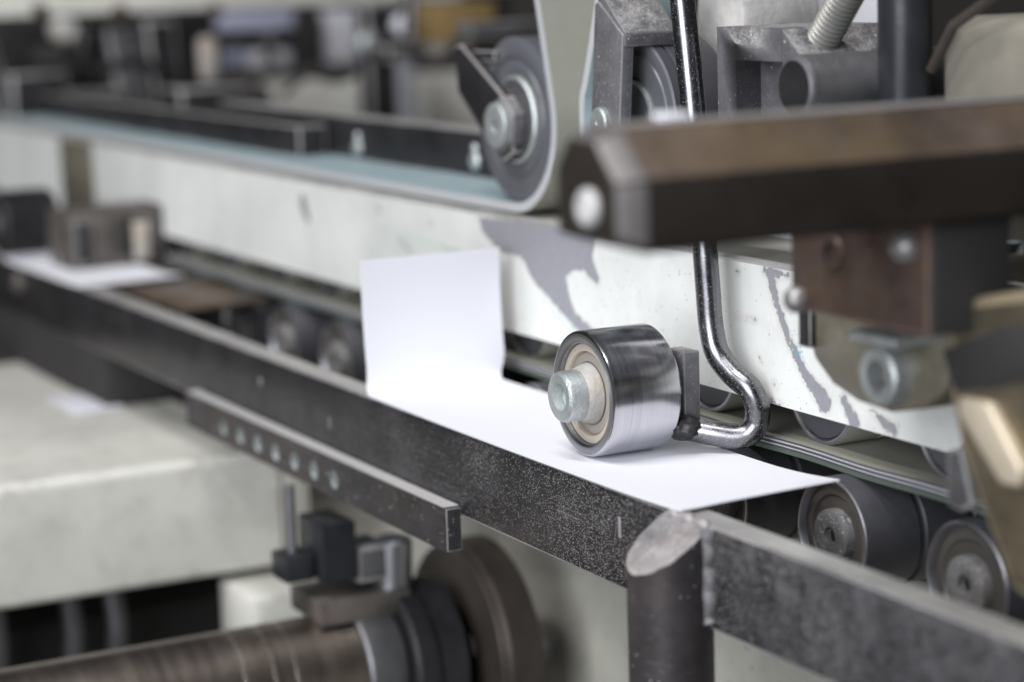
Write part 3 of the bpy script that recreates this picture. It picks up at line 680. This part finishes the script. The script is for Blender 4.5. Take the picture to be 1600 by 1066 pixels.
mk('spring_plate', box(p0.x - 1, p1.x, 18, 26, p1.z, p0.z + 6), 'black', kr, bevel=.4)
p0 = at(1372, 528, y=10); mk('bright_strip', box(p0.x - 10, p0.x + 10, 8, 20, p0.z - 1.5, p0.z + 1.2), 'zinc', kr, bevel=.4)
tc_ = thing('tan_casting', 'large blurred tan casting with a bright slanted edge at the right border', 'casting', (200, 20, 0))
yq = 4.0
poly = [at(u, v, y=yq) for u, v in ((1480, 470), (1700, 440), (1720, 960), (1610, 945), (1575, 920), (1540, 820), (1497, 700), (1482, 620))]
mk('body', prism([(p.x, p.z) for p in poly], yq, 40), 'brass', tc_, bevel=2.5, seg=3)
MAT['paleedge'] = metal('worn_pale_casting_edge', (.60, .52, .40), .35, .45, .15)
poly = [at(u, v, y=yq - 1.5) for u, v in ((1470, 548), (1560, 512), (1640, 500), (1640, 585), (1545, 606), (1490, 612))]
mk('shadow_plate', prism([(p.x, p.z) for p in poly], yq - 1.5, yq + .5), 'inside', tc_, bevel=.8)  # near-black plate added as the shadow between block and casting
poly = [at(u, v, y=yq - 3) for u, v in ((1494, 620), (1540, 628), (1596, 735), (1588, 764), (1560, 758), (1496, 650))]
mk('slanted_rib', prism([(p.x, p.z) for p in poly], yq - 3, yq + 1), 'paleedge', tc_, bevel=1.4, seg=3)
poly = [at(u, v, y=yq + 12) for u, v in ((1478, 705), (1500, 700), (1520, 790), (1500, 800), (1480, 790))]
mk('lower_lug', prism([(p.x, p.z) for p in poly], yq + 12, yq + 26), 'grey', tc_, bevel=.8)
tag(mk('olive_housing', box(60, 150, 95, 140, 55, 120), 'olive', bevel=3), 'olive housing behind the rusty block at the right', 'housing')

# upper right: shaft end, vertical rod, housing corner
o = at(1240, 136, y=34)
st = thing('shaft', 'short grey shaft with a bright chamfered end above the foreground bar', 'shaft', (o.x, 50, o.z - 9))
mk('bar', lathe((o.x, 34, o.z), (0, 1, 0), [(0, 0), (0, 7.6)], 40), 'black', st)
mk('chamfer', lathe((o.x, 34, o.z), (0, 1, 0), [(0, 7.6), (.7, 8.9), (1.8, 9.3), (2.0, 9.3)], 40), 'grey', st)
mk('sleeve', lathe((o.x, 34, o.z), (0, 1, 0), [(2.0, 9.2), (60, 9.2), (60, 0)], 40), 'grey', st)
o = at(1414, 70, y=64)
tag(mk('vertical_rod', cyl((o.x, 64, 80), (0, 0, 1), 7.8, 150, .5), 'darkrod'), 'thick dark vertical rod at the upper right behind the foreground bar', 'rod')
o = at(1462, 20, y=70)
tag(mk('corner_housing', box(o.x, o.x + 120, 70, 140, 85, 136), 'tan', bevel=6, seg=4), 'beige housing corner at the top right edge', 'housing')
o = at(1470, 0, y=95)
tag(mk('pipe', tube([Vector(at(1455, 110, y=66)), Vector(at(1490, 40, y=66)), Vector(at(1560, -10, y=66))], 1.6, 12), 'flange'), 'thin dark brown strip standing for the gap at the beige housing corner', 'pipe')  # dark tube added in place of the dark gap beside the housing
o = at(1255, 30, y=190)
tag(mk('pale_cabinet', box(o.x - 70, o.x + 60, 190, 196, 80, 190), 'white'), 'pale blurred cabinet behind the threaded stud', 'cabinet')
o = at(1170, 30, y=150)
tag(mk('column', box(o.x - 8, o.x + 6, 150, 166, 60, 200), 'creamdim', bevel=1), 'narrow beige column left of the pale panel at the top', 'column')

# ------------------------------------------------------------------ lower left: cream cover, shaft, collar, flange, panel
cc = thing('cream_cover', 'large cream enamelled box cover at the lower left below the rail', 'cover', (-450, -100, -115))
mk('shell', box(-640, -330, -420, 27, -114, -59), 'cream', cc, bevel=4, seg=4)
mk('side_strip', box(-345, -331, 27.2, 40, -112, -62), 'creamdim', cc, bevel=1)
lp = mk('cover_plate', box(-700, 120, 96, 104, -600, -44), 'creamdim', bevel=1)
tag(lp, 'large grey cream cover plate behind the post, below the rail', 'cover plate')
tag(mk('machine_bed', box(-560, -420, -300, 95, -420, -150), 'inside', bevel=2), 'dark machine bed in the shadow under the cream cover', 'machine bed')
tag(mk('cream_block', box(-345, -300, -2, 46, -190, -118), 'cream', bevel=3), 'small cream block beside the dark gap under the cover', 'block')
for i, (y, z) in enumerate(((-95, -150), (-60, -155), (-40, -150))):
    tag(mk('cable', tube(spline([Vector((-400, y, -112)), Vector((-398 + 4 * i, y + 3, -150)), Vector((-400, y - 4, -200))], 6), 5), 'grey'), ('leftmost', 'middle', 'rightmost')[i] + ' dark cable hanging in the gap under the cream cover', 'cable', 'cables under the cover')
sx, sz = -200, -123.5
sh_ = thing('drive_shaft', 'thick worn brown drive shaft across the lower left corner', 'shaft', (sx, -100, sz - 24))
mk('bar', lathe((sx, -420, sz), (0, 1, 0), [(0, 0), (0, 24), (419, 24), (419.5, 23.4)], 72), 'shaft', sh_)
for y in (-52, -40, -31):
    mk('bright_ring', lathe((sx, y, sz), (0, 1, 0), [(0, 23.9), (.2, 24.08), (1.6, 24.08), (1.8, 23.9)], 64), 'shaftring', sh_)
mk('collar', lathe((sx, -.5, sz), (0, 1, 0), [(0, 20), (0, 25.2), (1, 26), (15, 26), (16, 25.4), (16, 20)], 64), 'grey', sh_)
mk('hub_disc', lathe((sx, 17, sz), (0, 1, 0), [(0, 20), (0, 31), (1.2, 32.2), (9, 32.2), (9.4, 30.5), (12, 30.5), (12.4, 32.2), (22, 32.2), (23, 31), (23, 20)], 72), 'black', sh_)
mk('flange', lathe((sx, 48, sz), (0, 1, 0), [(0, 20), (0, 43), (.8, 43.6), (2.4, 43.6), (3.2, 44.2), (3.2, 44.4), (4.0, 45.2), (17, 45.2), (18, 44.4), (18, 20)], 80), 'flange', sh_)
o = at(840, 1020, y=92)
mk('bolt', lathe((o.x, 86, o.z), (0, 1, 0), [(0, 0), (0, 2.4), (1.2, 3.6), (4, 4.2), (4.2, 5.0), (9.8, 5.0)], 28), 'zinc', lp)
cl = thing('clamp_bracket', 'dark clamp bracket with a pale steel sleeve above the drive shaft', 'bracket', (-200, 8, -98))
X = lambda u, v: at(u, v, x=-190)
a = X(502, 822); b = X(560, 905); mk('block', box(-215, -190, a.y, b.y, b.z, a.z), 'darkrod', cl, bevel=1)
a = X(455, 878); b = X(503, 912); mk('lug', box(-212, -196, a.y, b.y, b.z, a.z), 'darkrod', cl, bevel=1)
a = X(470, 770); b = X(484, 880); mk('pin', cyl(((-205), (a.y + b.y) / 2, b.z), (0, 0, 1), 2.0, a.z - b.z, .3), 'grey', cl)
a = X(562, 905); b = X(612, 850); mk('saddle', box(-212, -192, a.y, b.y, a.z - 3, b.z), 'grey', cl, bevel=2)
a = X(500, 938); b = X(640, 955); mk('foot', box(-222, -188, a.y, b.y, b.z, a.z - 1), 'dirt', cl, bevel=.8)
a = X(642, 945); mk('sleeve', lathe((-198, a.y - 4, a.z + 1), (.06, .02, 1), [(0, 0), (0, 6.5), (1, 7.5), (25, 7.5), (26, 6.5), (26, 0)], 36), 'steelface', cl)

# ------------------------------------------------------------------ far left: dirty block, coil, second parts under the rail
bk = thing('dirty_block', 'blurred dirty steel block with a black end behind the far carton blank', 'block', (-560, 40, 0))
a = at(105, 330, x=-560); b = at(255, 402, x=-560)
mk('body', box(-600, -560, a.y, b.y, .6, 31), 'dirt', bk, bevel=1.5)
for k, (f0, f1, m_) in enumerate(((.04, .2, 'black'), (.26, .42, 'dirt'), (.5, .62, 'inside'), (.68, .86, 'zincdirty'))):
    mk('front_plate', box(-559.9, -556 - 2 * (k % 2), a.y + (b.y - a.y) * f0, a.y + (b.y - a.y) * f1, 3 + 2 * (k % 3), 27 - 3 * (k % 2)), m_, bk, bevel=.8)
mk('black_end', box(-598, -559, b.y + .2, b.y + 6.5, 1, 32), 'inside', bk, bevel=.5)
co = thing('coil', 'dark blurred coil of cable at the left edge of the machine', 'coil', (-640, 2, 2))
a = at(40, 350, x=-640)
mk('winding', lathe((-640, a.y - 16, 20), (0, 1, 0), [(0, 6), (0, 17)] + [(1 + 3.2 * i + d, 17 + r_) for i in range(9) for d, r_ in ((0, .4), (1.0, 1.6), (2.2, 1.6), (3.0, .4))] + [(31, 17), (31, 6)], 40), 'black', co)
mk('core', cyl((-640, a.y - 17, 20), (0, 1, 0), 6, 34, .5), 'grey', co)
tag(mk('sheet_tray', box(-640, -400, 6, 52, -3, -.9), 'bronze', bevel=.4), 'tan sheet metal tray under the far carton blank', 'tray')
tag(mk('rail_support', box(-800, -470, -11, 30, -58.7, -31), 'inside', bevel=1.5), 'dark support under the far left end of the guide rail', 'support')
tag(mk('folded_sheet', box(-515, -462, -30, -4, -58.5, -57.6), 'white', bevel=.1), 'loose pale sheet lying on the cream cover', 'sheet')
mk('bolt', lathe((at(30, 438, y=-13).x, -16, at(30, 440, y=-13).z), (0, 1, 0), [(0, 0), (0, 5), (1.5, 6.5), (4, 6.5)], 24), 'dirt', gr)

# ------------------------------------------------------------------ far background, upper left
def far(name, u0, v0, u1, v1, x, dx, mat, label, cat, bevel=2.0, skew=0., group=None):
    """block whose front lies on the plane x; corners given as photograph pixels, skew shifts its top sideways (mm)"""
    a = at(u0, v1, x=x); b = at(u1, v0, x=x); y0, y1 = min(a.y, b.y), max(a.y, b.y); z0, z1 = min(a.z, b.z), max(a.z, b.z)
    return tag(mk(name, prism([(y0, z0), (y1, z0), (y1 + skew, z1), (y0 + skew, z1)], x - dx, x, plane='yz'), mat, bevel=bevel), label, cat, group)
def boss(parent, name, u, v, x, r, h, mat):
    o = at(u, v, x=x); return mk(name, lathe((x + h, o.y, o.z), (-1, 0, 0), [(0, 0), (0, r * .7), (h * .15, r * .95), (h * .3, r), (h + 2, r)], 28), mat, parent)
tb = far('cross_beam', -60, -90, 720, 31, -900, 60, 'cream', 'blurred cream beam along the top left edge', 'beam')
for u in (60, 185, 335): boss(tb, 'bolt', u, 16, -900, 5, 4, 'bronze')
boss(tb, 'knob', 97, 48, -885, 9, 14, 'zincdirty')
far('cream_cabinet', 425, 96, 1000, 260, -1050, 20, 'cream', 'blurred cream panel behind the long support bar', 'cabinet')
far('dark_housing', -60, 20, 335, 260, -1010, 60, 'inside', 'dark blurred housing at the upper left under the cream beam', 'housing')
far('dark_cabinet', 330, -40, 800, 108, -1200, 60, 'inside', 'dark cabinet behind the blue strip at the top', 'cabinet')
far('steel_lever', -6, 45, 22, 190, -930, 14, 'grey', 'slanted grey lever at the upper left corner', 'lever', skew=-16)
far('brown_bracket', 62, 70, 118, 130, -925, 20, 'dirt', 'brownish bracket under the dull knob at the upper left', 'bracket', skew=-8)
far('dark_plate', 22, 112, 104, 205, -905, 20, 'black', 'dark plate below the slanted grey lever', 'plate')
far('steel_block', 108, 138, 196, 192, -900, 30, 'grey', 'grey block between the dark plate and the tapering upright', 'block')
far('steel_upright', 196, 40, 246, 205, -915, 30, 'grey', 'tapering grey upright in the dark upper left', 'upright', skew=-10)
bbx = far('black_box', 285, 132, 392, 215, -760, 40, 'black', 'wide black box left of the support bar', 'box')
a = at(396, 138, x=-750); b = at(424, 166, x=-750); mk('end_cap', box(-790, -750, a.y, b.y, b.z, a.z), 'inside', bbx, bevel=2)
boss(bbx, 'screw', 365, 178, -760, 3.5, 3, 'zincdirty')
far('pale_pipe', 316, 56, 342, 130, -880, 12, 'zincdirty', 'short pale upright pipe above the black box', 'pipe', bevel=5)
far('blue_strip', 348, 16, 470, 50, -1130, 20, 'bluelight', 'blurred lilac blue strip near the top edge', 'strip')
far('blue_box', 358, 78, 386, 106, -1120, 20, 'blue', 'small dark blue box under the lilac strip', 'box')
far('pale_carton', 388, 78, 455, 108, -1120, 20, 'white', 'pale carton beside the small dark blue box', 'carton')
far('black_post', 474, 16, 502, 98, -1100, 20, 'inside', 'short black post between the lilac strip and the pale card', 'post')
far('white_card', 506, 14, 560, 100, -1110, 10, 'white', 'pale upright card left of the black column', 'card')
bcol = far('black_column', 580, 4, 618, 200, -850, 20, 'black', 'black upright column behind the support bar', 'column')
boss(bcol, 'bolt', 573, 67, -850, 8, 8, 'zinc')
dcb = far('black_cross_bar', 606, 66, 735, 96, -800, 20, 'black', 'dark horizontal bar left of the pulley', 'bar')
boss(dcb, 'knob', 676, 70, -800, 9, 12, 'zincdirty')
boss(dcb, 'collar', 630, 40, -800, 8, 10, 'white')
far('gold_cylinder', 640, 8, 690, 52, -780, 20, 'goldpale', 'pale gold cylinder end above the dark arm', 'cylinder', bevel=8)
far('brass_block', 692, 2, 775, 66, -700, 40, 'goldbrown', 'gold brown block above and left of the left pulley', 'block')
far('steel_rail', 735, 30, 850, 62, -560, 20, 'grey', 'grey rail behind the top of the left pulley', 'rail')
far('white_tube', 622, 92, 650, 200, -990, 14, 'white', 'pale upright tube right of the black column', 'tube', bevel=6)
far('upper_frame', 700, -80, 1130, -6, -500, 40, 'creamdim', 'cream frame part above the pulleys at the top edge', 'frame')
for i, (u0, u1, v0, v1, xx, m_, lb, ct) in enumerate((
        (250, 286, 30, 210, -880, 'black', 'black upright between the tapering upright and the black box', 'upright'),
        (126, 150, 30, 138, -960, 'black', 'thin dark upright right of the dull knob', 'upright'),
        (420, 432, 52, 100, -1080, 'black', 'short dark stay below the lilac strip', 'stay'),
        (640, 652, -20, 64, -770, 'black', 'thin dark rod above the black cross bar', 'rod'))):
    far('steel_upright' if ct == 'upright' else ct, u0, v0, u1, v1, xx, 14, m_, lb, ct, skew=(-6, 4, 0, 3)[i])
p_ = [at(u, v, x=-870) for u, v in ((30, 70), (60, 100), (110, 92), (150, 112), (210, 96), (262, 120))]
tag(mk('hose', tube(spline(p_, 8), 4.0, 12), 'black'), 'black hose sagging across the dark upper left machinery', 'hose')
p_ = [at(u, v, x=-860) for u, v in ((440, 150), (480, 118), (530, 125), (578, 100))]
tag(mk('cable', tube(spline(p_, 8), 2.4, 12), 'black'), 'black cable crossing the cream cabinet towards the black column', 'cable')
